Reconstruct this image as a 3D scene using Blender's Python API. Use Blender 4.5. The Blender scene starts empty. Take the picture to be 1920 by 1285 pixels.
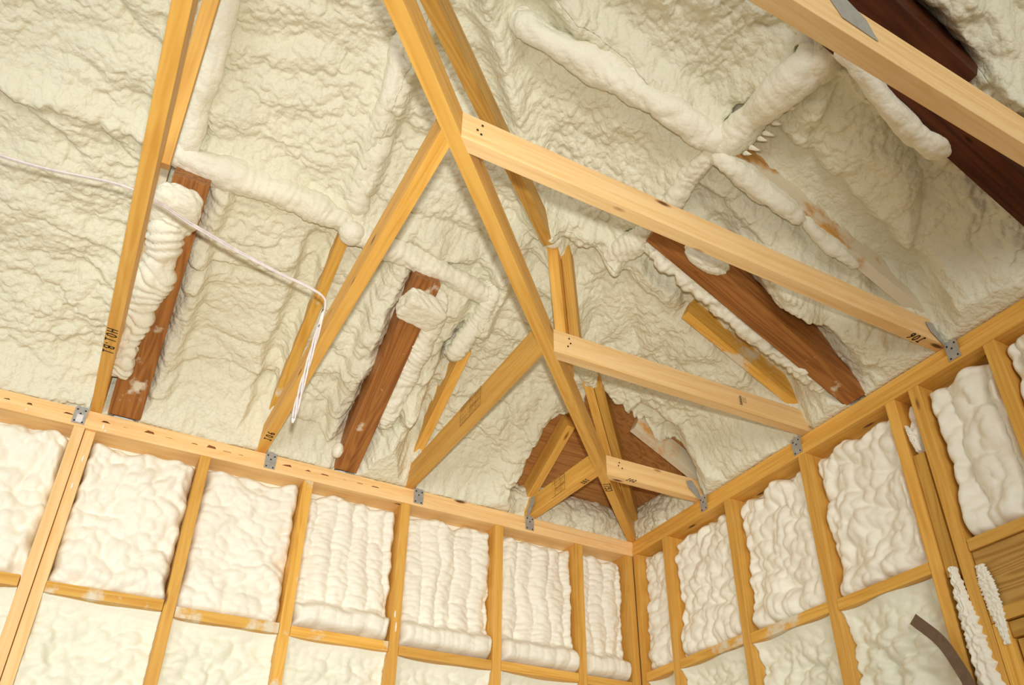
import bpy, bmesh, math, random
import numpy as np
from mathutils import Vector, Matrix

S = 0.0254          # everything below is laid out in inches, built in metres
SC = bpy.context.scene
COL = SC.collection
random.seed(4)
RNG = np.random.default_rng(7)

# ------------------------------------------------------------------ camera, world, lights
SC.view_settings.view_transform = 'Standard'
SC.view_settings.look = 'None'
SC.view_settings.gamma = 1.0
SC.view_settings.use_curve_mapping = False
SC.view_settings.exposure = 0.78

CAM_LOC = Vector((-84.66, -113.902, -60.105))
F_PX, CX, CY = 1556.964, 985.9, 784.82
def _rod(v):
    v = np.array(v); t = np.linalg.norm(v); k = v / t
    K = np.array([[0, -k[2], k[1]], [k[2], 0, -k[0]], [-k[1], k[0], 0]])
    return np.eye(3) + math.sin(t) * K + (1 - math.cos(t)) * K @ K
CR = _rod((0.981, -0.250, 0.461))
cam_d = bpy.data.cameras.new('camera'); cam = bpy.data.objects.new('camera', cam_d)
COL.objects.link(cam); SC.camera = cam
cam_d.sensor_fit = 'HORIZONTAL'; cam_d.sensor_width = 36.0
cam_d.lens = F_PX / 1920 * 36.0
cam_d.shift_x = -(CX - 960) / 1920
cam_d.shift_y = (CY - 642.5) / 1920
cam_d.clip_start = 0.02
RW = Matrix(((CR[0][0], -CR[1][0], -CR[2][0]), (CR[0][1], -CR[1][1], -CR[2][1]), (CR[0][2], -CR[1][2], -CR[2][2])))
cam.matrix_world = Matrix.Translation(CAM_LOC * S) @ RW.to_4x4()

world = bpy.data.worlds.new('world'); SC.world = world; world.use_nodes = True
bg = world.node_tree.nodes['Background']
bg.inputs[0].default_value = (0.98, 0.985, 0.94, 1); bg.inputs[1].default_value = 0.34

def area(name, loc, target, size, power, col, size_y=None):
    ld = bpy.data.lights.new(name, 'AREA'); ld.energy = power; ld.color = col
    ld.shape = 'RECTANGLE'; ld.size = size * S; ld.size_y = (size_y or size) * S
    o = bpy.data.objects.new(name, ld); COL.objects.link(o)
    o.location = Vector(loc) * S
    o.rotation_euler = (Vector(target) - Vector(loc)).to_track_quat('-Z', 'Y').to_euler()
    return o
# the photographer's flash, a little above the lens
up_img = Vector((-CR[1][0], -CR[1][1], -CR[1][2]))
right_img = Vector((CR[0][0], CR[0][1], CR[0][2]))
fl = CAM_LOC + up_img * 5.5 + right_img * 1.0 - Vector((0, 0, 0.5))
sp = bpy.data.lights.new('camera_flash', 'SPOT'); sp.energy = 120.0; sp.color = (1.0, 0.98, 0.92)
sp.spot_size = math.radians(92); sp.spot_blend = 1.0; sp.shadow_soft_size = 1.2 * S
so = bpy.data.objects.new('camera_flash', sp); COL.objects.link(so); so.location = fl * S
so.rotation_euler = (Vector((-62, -10, -6)) - fl).to_track_quat('-Z', 'Y').to_euler()
# daylight from the open side of the room behind the photographer
area('daylight_opening', (-150, -260, -45), (-50, 0, -5), 90, 62.0, (1.0, 0.97, 0.92), 70)

# ------------------------------------------------------------------ noise helpers
def _hash(ix, iy, seed):
    h = (ix.astype(np.int64) * 374761393 + iy.astype(np.int64) * 668265263 + seed * 1442695041) & 0xffffffff
    h = ((h ^ (h >> 13)) * 1274126177) & 0xffffffff
    h = (h ^ (h >> 16)) & 0xffffffff
    return h
def perlin(x, y, seed=0):
    x = np.asarray(x, float); y = np.asarray(y, float)
    ix = np.floor(x); iy = np.floor(y); fx = x - ix; fy = y - iy
    def g(dx, dy):
        a = _hash(ix + dx, iy + dy, seed) / 4294967295.0 * 2 * math.pi
        return np.cos(a) * (fx - dx) + np.sin(a) * (fy - dy)
    u = fx * fx * fx * (fx * (fx * 6 - 15) + 10); v = fy * fy * fy * (fy * (fy * 6 - 15) + 10)
    a = g(0, 0) * (1 - u) + g(1, 0) * u; b = g(0, 1) * (1 - u) + g(1, 1) * u
    return (a * (1 - v) + b * v) * 1.5
def domes(x, y, seed=0, k=7.0):
    """rounded lumps meeting in sharp creases, 0..1"""
    x = np.asarray(x, float); y = np.asarray(y, float)
    ix = np.floor(x); iy = np.floor(y); best = np.full(x.shape, math.exp(-k * 1.1))
    for dx in (-1, 0, 1):
        for dy in (-1, 0, 1):
            h = _hash(ix + dx, iy + dy, seed)
            px = ix + dx + (h & 0xffff) / 65535.0; py = iy + dy + ((h >> 16) & 0xffff) / 65535.0
            best = best + np.exp(-k * ((px - x) ** 2 + (py - y) ** 2))
    return 1.0 + np.log(best) / k
def billow(x, y, seed=0):
    return np.abs(perlin(x, y, seed)) ** 0.75
def sstep(a, b, x):
    t = np.clip((x - a) / (b - a), 0, 1); return t * t * (3 - 2 * t)

# ------------------------------------------------------------------ materials
def nmat(name):
    m = bpy.data.materials.new(name); m.use_nodes = True
    nt = m.node_tree; b = nt.nodes['Principled BSDF']
    return m, nt, b
def N(nt, t, **k):
    n = nt.nodes.new(t)
    for a, v in k.items(): setattr(n, a, v)
    return n
def ramp(nt, stops):
    r = N(nt, 'ShaderNodeValToRGB'); e = r.color_ramp.elements
    while len(e) < len(stops): e.new(0.5)
    for i, (p, c) in enumerate(stops):
        e[i].position = p; e[i].color = (c[0], c[1], c[2], 1) if not isinstance(c, (int, float)) else (c, c, c, 1)
    return r
def foam_mat(name, ca, cb, fine=1.0):
    m, nt, b = nmat(name); L = nt.links.new
    tc = N(nt, 'ShaderNodeTexCoord')
    n1 = N(nt, 'ShaderNodeTexNoise'); n1.inputs['Scale'].default_value = 7; n1.inputs['Detail'].default_value = 4
    L(tc.outputs['Object'], n1.inputs['Vector'])
    r = ramp(nt, [(0.34, ca), (0.66, cb)]); L(n1.outputs['Fac'], r.inputs['Fac']); L(r.outputs['Color'], b.inputs['Base Color'])
    # fine popcorn skin
    nw = N(nt, 'ShaderNodeTexNoise'); nw.inputs['Scale'].default_value = 30; nw.inputs['Detail'].default_value = 2
    L(tc.outputs['Object'], nw.inputs['Vector'])
    mx = N(nt, 'ShaderNodeVectorMath', operation='SCALE'); L(nw.outputs['Color'], mx.inputs[0]); mx.inputs['Scale'].default_value = 0.022
    ad = N(nt, 'ShaderNodeVectorMath', operation='ADD'); L(tc.outputs['Object'], ad.inputs[0]); L(mx.outputs[0], ad.inputs[1])
    v = N(nt, 'ShaderNodeTexVoronoi', feature='SMOOTH_F1'); v.inputs['Scale'].default_value = 70; v.inputs['Smoothness'].default_value = 0.12
    L(ad.outputs[0], v.inputs['Vector'])
    v2 = N(nt, 'ShaderNodeTexVoronoi', feature='SMOOTH_F1'); v2.inputs['Scale'].default_value = 150; v2.inputs['Smoothness'].default_value = 0.3
    L(ad.outputs[0], v2.inputs['Vector'])
    p1 = N(nt, 'ShaderNodeMath', operation='POWER'); L(v.outputs['Distance'], p1.inputs[0]); p1.inputs[1].default_value = 2.0
    p2 = N(nt, 'ShaderNodeMath', operation='POWER'); L(v2.outputs['Distance'], p2.inputs[0]); p2.inputs[1].default_value = 2.0
    inv = N(nt, 'ShaderNodeMath', operation='MULTIPLY_ADD'); L(p2.outputs[0], inv.inputs[0]); inv.inputs[1].default_value = 0.3
    L(p1.outputs[0], inv.inputs[2])
    bp = N(nt, 'ShaderNodeBump', invert=True); bp.inputs['Strength'].default_value = 0.85 * fine; bp.inputs['Distance'].default_value = 0.008
    L(inv.outputs[0], bp.inputs['Height']); L(bp.outputs['Normal'], b.inputs['Normal'])
    b.inputs['Roughness'].default_value = 0.5
    b.inputs['Specular IOR Level'].default_value = 0.25
    return m
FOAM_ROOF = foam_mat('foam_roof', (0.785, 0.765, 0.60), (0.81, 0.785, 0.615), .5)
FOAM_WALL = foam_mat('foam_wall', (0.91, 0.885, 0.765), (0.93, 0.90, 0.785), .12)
FOAM_LOW = foam_mat('foam_lower', (0.86, 0.865, 0.72), (0.89, 0.885, 0.75), .15)
FOAM_ROLL = foam_mat('foam_roll', (0.85, 0.83, 0.68), (0.88, 0.855, 0.71), .3)

def wood_mat(name, light, dark, knot=(0.16, 0.06, 0.02), spray=0.0, spray_scale=6.0, ring=1.0, rough=0.5, knots=0.055):
    m, nt, b = nmat(name); L = nt.links.new
    tc = N(nt, 'ShaderNodeTexCoord'); oi = N(nt, 'ShaderNodeObjectInfo')
    sc = N(nt, 'ShaderNodeMath', operation='MULTIPLY'); L(oi.outputs['Random'], sc.inputs[0]); sc.inputs[1].default_value = 37.0
    ad = N(nt, 'ShaderNodeVectorMath', operation='ADD'); L(tc.outputs['Object'], ad.inputs[0]); L(sc.outputs[0], ad.inputs[1])
    # long grain
    mp = N(nt, 'ShaderNodeMapping'); mp.inputs['Scale'].default_value = (1.6, 55, 55); L(ad.outputs[0], mp.inputs['Vector'])
    n1 = N(nt, 'ShaderNodeTexNoise'); n1.inputs['Scale'].default_value = 1.0; n1.inputs['Detail'].default_value = 5; n1.inputs['Distortion'].default_value = 0.6
    L(mp.outputs[0], n1.inputs['Vector'])
    mp2 = N(nt, 'ShaderNodeMapping'); mp2.inputs['Scale'].default_value = (1.1, 12, 12); L(ad.outputs[0], mp2.inputs['Vector'])
    n2 = N(nt, 'ShaderNodeTexNoise'); n2.inputs['Scale'].default_value = 1.0; n2.inputs['Detail'].default_value = 2
    L(mp2.outputs[0], n2.inputs['Vector'])
    # annual rings: iso-lines of the slow noise
    mu = N(nt, 'ShaderNodeMath', operation='MULTIPLY'); L(n2.outputs['Fac'], mu.inputs[0]); mu.inputs[1].default_value = 75.0
    sn = N(nt, 'ShaderNodeMath', operation='SINE'); L(mu.outputs[0], sn.inputs[0])
    s2 = N(nt, 'ShaderNodeMath', operation='MULTIPLY_ADD'); L(sn.outputs[0], s2.inputs[0]); s2.inputs[1].default_value = 0.11 * ring; L(n1.outputs['Fac'], s2.inputs[2])
    r = ramp(nt, [(0.28, dark), (0.62, light)]); L(s2.outputs[0], r.inputs['Fac'])
    # board to board tone
    hs = N(nt, 'ShaderNodeHueSaturation'); L(r.outputs['Color'], hs.inputs['Color'])
    mr = N(nt, 'ShaderNodeMapRange'); L(oi.outputs['Random'], mr.inputs['Value']); mr.inputs['To Min'].default_value = 0.88; mr.inputs['To Max'].default_value = 1.10
    L(mr.outputs[0], hs.inputs['Value'])
    # knots
    mp3 = N(nt, 'ShaderNodeMapping'); mp3.inputs['Scale'].default_value = (3.3, 11, 11); L(ad.outputs[0], mp3.inputs['Vector'])
    vo = N(nt, 'ShaderNodeTexVoronoi'); vo.inputs['Scale'].default_value = 1.0; L(mp3.outputs[0], vo.inputs['Vector'])
    kr = ramp(nt, [(knots, 1.0), (knots * 2.0, 0.0)]); L(vo.outputs['Distance'], kr.inputs['Fac'])
    mk = N(nt, 'ShaderNodeMix', data_type='RGBA'); L(kr.outputs['Color'], mk.inputs['Factor']); L(hs.outputs['Color'], mk.inputs['A']); mk.inputs['B'].default_value = (*knot, 1)
    out = mk.outputs['Result']
    if spray > 0:
        ns = N(nt, 'ShaderNodeTexNoise'); ns.inputs['Scale'].default_value = spray_scale; ns.inputs['Detail'].default_value = 6; ns.inputs['Roughness'].default_value = 0.6
        L(ad.outputs[0], ns.inputs['Vector'])
        t = 0.66 - 0.32 * spray
        sr = ramp(nt, [(t, 0.0), (t + 0.07, 0.92)]); L(ns.outputs['Fac'], sr.inputs['Fac'])
        ms = N(nt, 'ShaderNodeMix', data_type='RGBA'); L(sr.outputs['Color'], ms.inputs['Factor']); L(out, ms.inputs['A']); ms.inputs['B'].default_value = (0.78, 0.72, 0.56, 1)
        out = ms.outputs['Result']
    L(out, b.inputs['Base Color'])
    bp = N(nt, 'ShaderNodeBump'); bp.inputs['Strength'].default_value = 0.18; bp.inputs['Distance'].default_value = 0.002
    L(s2.outputs[0], bp.inputs['Height']); L(bp.outputs['Normal'], b.inputs['Normal'])
    b.inputs['Roughness'].default_value = rough; b.inputs['Specular IOR Level'].default_value = 0.3
    return m
PINE = wood_mat('pine', (0.81, 0.465, 0.105), (0.67, 0.33, 0.055), ring=.6)
PINE_PALE = wood_mat('pine_pale', (0.92, 0.64, 0.31), (0.83, 0.51, 0.20), ring=.55)
PINE_DUST = wood_mat('pine_dusted', (0.83, 0.48, 0.10), (0.69, 0.34, 0.05), spray=0.30, spray_scale=5)
PINE_SPRAY = wood_mat('pine_sprayed', (0.74, 0.40, 0.11), (0.55, 0.25, 0.05), spray=0.85, spray_scale=4)
PINE_GREY = wood_mat('pine_grey', (0.66, 0.38, 0.08), (0.50, 0.26, 0.05))
FIR = wood_mat('stained_fir', (0.40, 0.165, 0.042), (0.24, 0.085, 0.02), knot=(0.05, 0.015, 0.005), spray=0.08, spray_scale=7, knots=0.03)
FIR_SHADED = wood_mat('dark_fir_shaded', (0.11, 0.030, 0.010), (0.055, 0.014, 0.006), knot=(0.03, 0.01, 0.005), knots=0.03)  # dark wood with the shade around the thick truss mixed into its colour
PLY = wood_mat('roof_plywood', (0.50, 0.24, 0.075), (0.34, 0.14, 0.04), knots=0.02)
BARK = wood_mat('bark', (0.24, 0.08, 0.02), (0.10, 0.03, 0.01), knots=0.02)
def plain(name, col, rough=0.5, metal=0.0):
    m, nt, b = nmat(name); L = nt.links.new
    tc = N(nt, 'ShaderNodeTexCoord'); n = N(nt, 'ShaderNodeTexNoise'); n.inputs['Scale'].default_value = 60; n.inputs['Detail'].default_value = 3
    L(tc.outputs['Object'], n.inputs['Vector'])
    r = ramp(nt, [(0.3, tuple(c * 0.8 for c in col)), (0.7, col)]); L(n.outputs['Fac'], r.inputs['Fac']); L(r.outputs['Color'], b.inputs['Base Color'])
    b.inputs['Roughness'].default_value = rough; b.inputs['Metallic'].default_value = metal
    return m
STEEL = plain('galvanised_steel', (0.50, 0.50, 0.48), 0.45, 0.4)
RUST = plain('rusty_strap', (0.20, 0.13, 0.085), 0.5, 0.35)
NAIL = plain('nail', (0.045, 0.035, 0.03), 0.5, 0.4)
INK = plain('marker_ink', (0.02, 0.015, 0.012), 0.6)
STAMP = plain('stamp_ink', (0.16, 0.075, 0.02), 0.7)
WIRE = plain('white_cable', (0.82, 0.76, 0.74), 0.4)
PAPER = plain('paper', (0.85, 0.85, 0.85), 0.7)
SHEATH = plain('sheathing', (0.45, 0.30, 0.14), 0.8)
SUBFLOOR = plain('subfloor', (0.42, 0.31, 0.19), 0.8)

# ------------------------------------------------------------------ object helpers
def tag(o, label, cat, group=None):
    o['label'] = label; o['category'] = cat
    if group: o['group'] = group
    return o
def place(o, loc, parent):
    """loc in metres (world); roots are unrotated empties or board objects"""
    if parent is not None:
        pm = parent['_m'] if '_m' in parent else None
        o.parent = parent
        o.matrix_basis = MW[parent.name].inverted() @ loc
    else:
        o.matrix_basis = loc
    MW[o.name] = loc.copy()
MW = {}
def link(name, me, mat, M, parent=None):
    o = bpy.data.objects.new(name, me); COL.objects.link(o)
    if mat: me.materials.append(mat)
    place(o, M, parent); return o
def empty(name, p):
    o = bpy.data.objects.new(name, None); COL.objects.link(o); o.empty_display_size = 0.05
    place(o, Matrix.Translation(Vector(p) * S), None); return o
def frame(A, B, up=(0, 0, 1)):
    A = Vector(A); B = Vector(B); x = (B - A).normalized(); u = Vector(up)
    y = u.cross(x).normalized(); z = x.cross(y)
    return Matrix(((x.x, y.x, z.x, A.x * S), (x.y, y.y, z.y, A.y * S), (x.z, y.z, z.z, A.z * S), (0, 0, 0, 1)))
def board(name, mat, A, B, w, h, up=(0, 0, 1), parent=None, ma=0.0, mb=0.0, za=0.0, zb=0.0, bev=0.07):
    """lumber from A to B (centre line of the bottom... centre of section); w across, h along up; ma/mb mitre, za/zb plumb cut"""
    Lh = (Vector(B) - Vector(A)).length * S; w2 = w * S / 2; h2 = h * S / 2
    bm = bmesh.new(); v = []
    for (x, m, zc) in ((0, ma, za), (Lh, mb, zb)):
        for (sy, sz) in ((-1, -1), (1, -1), (1, 1), (-1, 1)):
            v.append(bm.verts.new((x + m * sy * w2 + zc * sz * h2, sy * w2, sz * h2)))
    for f in ((3, 2, 1, 0), (4, 5, 6, 7), (0, 1, 5, 4), (1, 2, 6, 5), (2, 3, 7, 6), (3, 0, 4, 7)):
        bm.faces.new([v[i] for i in f])
    bmesh.ops.recalc_face_normals(bm, faces=bm.faces)
    bmesh.ops.bevel(bm, geom=list(bm.edges), offset=bev * S, segments=2, affect='EDGES', profile=0.6)
    me = bpy.data.meshes.new(name); bm.to_mesh(me); bm.free()
    return link(name, me, mat, frame(A, B, up), parent)
def arr_mesh(name, V, F):
    me = bpy.data.meshes.new(name)
    me.vertices.add(len(V)); me.vertices.foreach_set('co', (np.asarray(V, np.float32) * S).ravel())
    F = np.asarray(F, np.int32)
    me.loops.add(F.size); me.loops.foreach_set('vertex_index', F.ravel())
    me.polygons.add(len(F)); me.polygons.foreach_set('loop_start', np.arange(0, F.size, 4, dtype=np.int32))
    me.polygons.foreach_set('loop_total', np.full(len(F), 4, np.int32))
    me.update(calc_edges=True); me.validate()
    me.polygons.foreach_set('use_smooth', np.ones(len(me.polygons), bool))
    return me
def grid_obj(name, mat, P, mask, back, origin, parent=None):
    """P: (n,m,3) front surface, mask over quads, back: (n,m,3) where the skirt ends"""
    n, m, _ = P.shape
    idx = np.arange(n * m).reshape(n, m)
    q = np.stack([idx[:-1, :-1], idx[1:, :-1], idx[1:, 1:], idx[:-1, 1:]], -1)
    q = q[mask]
    # faces look out of the foam
    V0 = P.reshape(-1, 3); fn = np.cross(V0[q[:, 1]] - V0[q[:, 0]], V0[q[:, 3]] - V0[q[:, 0]]).sum(0)
    if fn @ (P - back).reshape(-1, 3).mean(0) < 0: q = q[:, ::-1].copy()
    # boundary edges
    e = np.concatenate([q[:, [0, 1]], q[:, [1, 2]], q[:, [2, 3]], q[:, [3, 0]]])
    key = np.sort(e, 1); k = key[:, 0].astype(np.int64) * (n * m) + key[:, 1]
    u, inv, cnt = np.unique(k, return_inverse=True, return_counts=True)
    be = e[cnt[inv] == 1]
    sk = np.stack([be[:, 1], be[:, 0], be[:, 0] + n * m, be[:, 1] + n * m], -1)
    V = np.concatenate([P.reshape(-1, 3), back.reshape(-1, 3)]); F = np.concatenate([q, sk])
    used = np.unique(F); remap = np.zeros(len(V), np.int64); remap[used] = np.arange(len(used))
    V = V[used]; F = remap[F]
    o = Vector(origin)
    me = arr_mesh(name, V - np.array(o), F)
    # object coordinates stay room coordinates for the textures
    return link(name, me, mat, Matrix.Translation(o * S), parent)

def tube_pts(pts, n):
    """Catmull-Rom resample"""
    p = [np.array(q, float) for q in pts]; p = [2 * p[0] - p[1]] + p + [2 * p[-1] - p[-2]]
    out = []; seg = len(p) - 3
    for i in range(n):
        t = i / (n - 1) * seg; k = min(int(t), seg - 1); t -= k
        a, b, c, d = p[k:k + 4]
        out.append(0.5 * ((2 * b) + (-a + c) * t + (2 * a - 5 * b + 4 * c - d) * t * t + (-a + 3 * b - 3 * c + d) * t ** 3))
    return np.array(out)
def roll(name, mat, pts, radii, rings=1.0, lump=0.25, seed=0, wave=1.1, flat=1.0, step=0.16, side=44, parent=None, sag=(0.3, 0.2, 1), bury=True):
    """a lumpy tube of foam with folded rings"""
    pts = [(pts[0][0], pts[0][1], pts[0][2] + 2.4)] + [tuple(p) for p in pts] + [(pts[-1][0], pts[-1][1], pts[-1][2] + 2.4)] if bury else pts
    if bury: radii = [radii[0] * .9] + list(radii) + [radii[-1] * .9]
    P0 = tube_pts(pts, 60); Ls = np.linalg.norm(np.diff(P0, axis=0), axis=1).sum()
    n = max(16, int(Ls / step)); P = tube_pts(pts, n)
    s = np.linspace(0, 1, n)
    P = P + np.stack([perlin(s * Ls / 4.5, s * 0 + seed, 50), perlin(s * Ls / 4.5, s * 0 + seed, 51), perlin(s * Ls / 5, s * 0 + seed, 52)], -1) * .45
    Rr = np.interp(s, np.linspace(0, 1, len(radii)), radii)
    rm = max(radii); endd = np.minimum(s, 1 - s) * Ls
    cap = np.sqrt(np.clip(1 - (1 - np.clip(endd / (rm * 0.8), 0, 1)) ** 2, 0.0004, 1))
    T = np.gradient(P, axis=0); T /= np.linalg.norm(T, axis=1)[:, None]
    up = np.array(sag, float); X = np.cross(T, up); X /= np.linalg.norm(X, axis=1)[:, None]; Y = np.cross(X, T)
    a = np.linspace(0, 2 * math.pi, side, endpoint=False)
    A, Sx = np.meshgrid(a, s * Ls)
    w = perlin(Sx * 0.35, np.cos(A) * .5 + 3, seed + 3) * 1.1
    fold = np.abs(np.sin((Sx / wave + w) * math.pi)) ** 0.6 - 0.6
    l = domes(Sx / 1.2 + w * .5, A * rm / 1.3 + seed, seed, 7) - 0.65 + .3 * (domes(Sx / .55, A * rm / .6 + seed, seed + 1, 7) - .65)
    # close the seam in angle by blending
    bl = sstep(0, 0.7, A) * (1 - sstep(2 * math.pi - 0.7, 2 * math.pi, A))
    big = perlin(Sx * 0.28 + seed, np.sin(A) * .6, seed + 9)
    R = (Rr * cap)[:, None] * (1 + 0.34 * big) + cap[:, None] * (fold * 0.22 * rings + l * lump * 1.5 * bl)
    R = np.maximum(R, 0.02)
    V = P[:, None, :] + R[:, :, None] * (np.cos(A)[:, :, None] * X[:, None, :] + flat * np.sin(A)[:, :, None] * Y[:, None, :])
    idx = np.arange(n * side).reshape(n, side); nx = np.roll(idx, -1, 1)
    F = np.stack([idx[:-1], idx[1:], nx[1:], nx[:-1]], -1).reshape(-1, 4)
    o = V[0].mean(0)
    me = arr_mesh(name, V.reshape(-1, 3) - o, F)
    return link(name, me, mat, Matrix.Translation(Vector(o) * S), parent)
def blob(name, mat, c, r, seed=0, lump=0.3, box=0.0, parent=None, rot=0.0, scale=1.0):
    n, m = 60, 90
    th = np.linspace(0.02, math.pi - 0.02, n); ph = np.linspace(0, 2 * math.pi, m, endpoint=False)
    PH, TH = np.meshgrid(ph, th)
    d = np.stack([np.sin(TH) * np.cos(PH), np.sin(TH) * np.sin(PH), np.cos(TH)], -1)
    if box: d = d / (np.abs(d) ** (2 + box * 6)).sum(-1, keepdims=True) ** (1 / (2 + box * 6))
    k = 1.0 / scale
    L = (domes(d[..., 0] * 1.7 * k + d[..., 2] * k + seed, d[..., 1] * 1.7 * k - d[..., 2] * .8 * k, seed) - .5) + .22 * (domes(d[..., 0] * 4 * k + seed, (d[..., 1] + d[..., 2]) * 4 * k, seed + 5) - .5)
    d = d * (1 + lump * .45 * L)[..., None] * np.array(r)
    cr, sr = math.cos(rot), math.sin(rot)
    V = np.stack([d[..., 0] * cr - d[..., 1] * sr, d[..., 0] * sr + d[..., 1] * cr, d[..., 2]], -1)
    idx = np.arange(n * m).reshape(n, m); nx = np.roll(idx, -1, 1)
    F = np.stack([idx[:-1], idx[1:], nx[1:], nx[:-1]], -1).reshape(-1, 4)
    me = arr_mesh(name, V.reshape(-1, 3), F)
    return link(name, me, mat, Matrix.Translation(Vector(c) * S), parent)
def quadmesh(name, mat, polys, parent=None, thick=0.03, nrm=(0, 0, 1)):
    """flat polygons (inches, world) thickened along nrm, one mesh"""
    bm = bmesh.new(); nv = Vector(nrm).normalized() * thick * S
    for p in polys:
        a = [bm.verts.new(Vector(q) * S) for q in p]; b = [bm.verts.new(Vector(q) * S + nv) for q in p]
        k = len(p); bm.faces.new(a); bm.faces.new(b[::-1])
        for i in range(k): bm.faces.new((a[i], b[i], b[(i + 1) % k], a[(i + 1) % k]))
    bmesh.ops.recalc_face_normals(bm, faces=bm.faces)
    o0 = Vector(polys[0][0]) * S
    bmesh.ops.translate(bm, verts=bm.verts, vec=-o0)
    me = bpy.data.meshes.new(name); bm.to_mesh(me); bm.free()
    return link(name, me, mat, Matrix.Translation(o0), parent)

# ------------------------------------------------------------------ hand lettering
G = {
 'H': [[(0, 0), (0, 1)], [(.6, 0), (.6, 1)], [(0, .5), (.6, .5)]],
 '0': [[(.3, 0), (.08, .15), (0, .5), (.1, .85), (.32, 1), (.52, .85), (.6, .5), (.5, .15), (.3, 0)]],
 '1': [[(.05, 0), (.55, 0)], [(.3, 0), (.3, 1)]],
 'B': [[(0, 0), (0, 1), (.4, .95), (.48, .75), (.35, .55), (.05, .5), (.45, .45), (.6, .25), (.45, .02), (0, 0)]],
 'J': [[(.05, .12), (.12, 0), (.3, 0), (.32, 1)], [(.1, 1), (.58, 1)]],
 '6': [[(.5, 1), (.2, .75), (.02, .4), (.08, .1), (.3, 0), (.52, .12), (.5, .38), (.3, .48), (.06, .35)]],
 '2': [[(.02, .8), (.18, 1), (.45, .95), (.5, .7), (.05, .02), (.6, .05)]],
 'C': [[(.55, .85), (.3, 1), (.08, .8), (0, .5), (.08, .18), (.3, 0), (.58, .12)]],
 'G': [[(.55, .88), (.3, 1), (.06, .78), (0, .45), (.1, .12), (.35, 0), (.56, .15), (.56, .42), (.32, .42)]],
 '.': [[(.12, .25), (.2, .1)]],
}
def ribbon(polys, pts, w, rx, ry, o):
    for i in range(len(pts) - 1):
        a = Vector(pts[i]); b = Vector(pts[i + 1]); d = (b - a)
        if d.length == 0: continue
        d.normalize(); nn = Vector((-d.y, d.x)) * w / 2; e = d * w * .3
        q = [a - e + nn, a - e - nn, b + e - nn, b + e + nn]
        polys.append([o + rx * c.x + ry * c.y for c in q])
def lettering(text, origin, read, upv, h, parent, w=0.16, gap=0.22, slant=0.12):
    rx = Vector(read).normalized(); ry = Vector(upv).normalized(); nrm = rx.cross(ry)
    o = Vector(origin) + nrm * 0.02; polys = []; x = 0
    for ch in text:
        for st in G.get(ch, []):
            ribbon(polys, [((px + slant * py) * h * .8 + x, py * h) for px, py in st], w, rx, ry, o)
        x += h * ((0.6 if ch != '.' else .2) * .8 + gap)
    return quadmesh('marking', INK, polys, parent, 0.012, nrm)
def grade_stamp(origin, read, upv, W, H, parent):
    rx = Vector(read).normalized(); ry = Vector(upv).normalized(); nrm = rx.cross(ry); o = Vector(origin) + nrm * .02
    polys = []; rn = random.Random(int(abs(origin[0]) * 10))
    for a, b in (((0, 0), (W, 0)), ((0, H), (W, H)), ((0, 0), (0, H)), ((W, 0), (W, H)), ((W * .48, 0), (W * .48, H)), ((W * .75, 0), (W * .75, H)), ((0, H * .86), (W, H * .86)), ((W * .48, H * .45), (W, H * .45))):
        ribbon(polys, [a, b], .07, rx, ry, o)
    for (x0, x1) in ((.06, .44), (.52, .72), (.79, .96)):
        y = .1
        while y < .8:
            x = x0
            while x < x1 - .03:
                l = rn.uniform(.02, .06)
                if rn.random() < .8: ribbon(polys, [(x * W, y * H), (min(x + l, x1) * W, y * H)], .05, rx, ry, o)
                x += l + .02
            y += rn.choice((.07, .09, .12)) if x0 > .3 else rn.choice((.1, .2))
    return quadmesh('grade_stamp', STAMP, polys, parent, 0.01, nrm)
def nails(pts, nrm, parent, r=0.13):
    for p in pts:
        n = Vector(nrm).normalized(); t = n.orthogonal().normalized(); b = n.cross(t)
        ring = [Vector(p) + (t * math.cos(a) + b * math.sin(a)) * r for a in [k * math.pi / 4 for k in range(8)]]
        quadmesh('nail', NAIL, [ring], parent, 0.03, n)

# ------------------------------------------------------------------ the shell (setting)
def struct(o): o['kind'] = 'structure'; return o
FZ = -109.0
def slab(name, mat, lo, hi):
    bm = bmesh.new(); lo = Vector(lo) * S; hi = Vector(hi) * S
    bmesh.ops.create_cube(bm, size=1.0)
    c = (lo + hi) / 2; d = hi - lo
    for v in bm.verts: v.co = Vector((v.co.x * d.x, v.co.y * d.y, v.co.z * d.z))
    me = bpy.data.meshes.new(name); bm.to_mesh(me); bm.free()
    return link(name, me, mat, Matrix.Translation(c), None)
struct(slab('floor', SUBFLOOR, (-190, -230, FZ - 1.5), (7, 7, FZ)))
struct(slab('wall_left', SHEATH, (-150, 5.5, FZ), (5.6, 6.2, 5)))
struct(slab('wall_right', SHEATH, (5.5, -150, FZ), (6.2, 5.5, 5)))
# roof deck: two plywood slopes meeting on the hip
DECK = 11.0
def deck():
    bm = bmesh.new(); e = 5; f = 110
    for pts in ([(e, e), (-f, e), (-f, -f)], [(e, e), (-f, -f), (e, -f)]):
        def z(p, i): return DECK + .5 * (-p[1] if i == 0 else -p[0])
        i = 0 if pts[1][1] == e else 1
        lo = [bm.verts.new(Vector((p[0], p[1], z(p, i))) * S) for p in pts]
        hi = [bm.verts.new(Vector((p[0], p[1], z(p, i) + .6)) * S) for p in pts]
        bm.faces.new(lo); bm.faces.new(hi[::-1])
        for k in range(3): bm.faces.new((lo[k], hi[k], hi[(k + 1) % 3], lo[(k + 1) % 3]))
    bmesh.ops.recalc_face_normals(bm, faces=bm.faces)
    me = bpy.data.meshes.new('ceiling'); bm.to_mesh(me); bm.free()
    return struct(link('ceiling', me, PLY, Matrix.Identity(4)))
deck()

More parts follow.
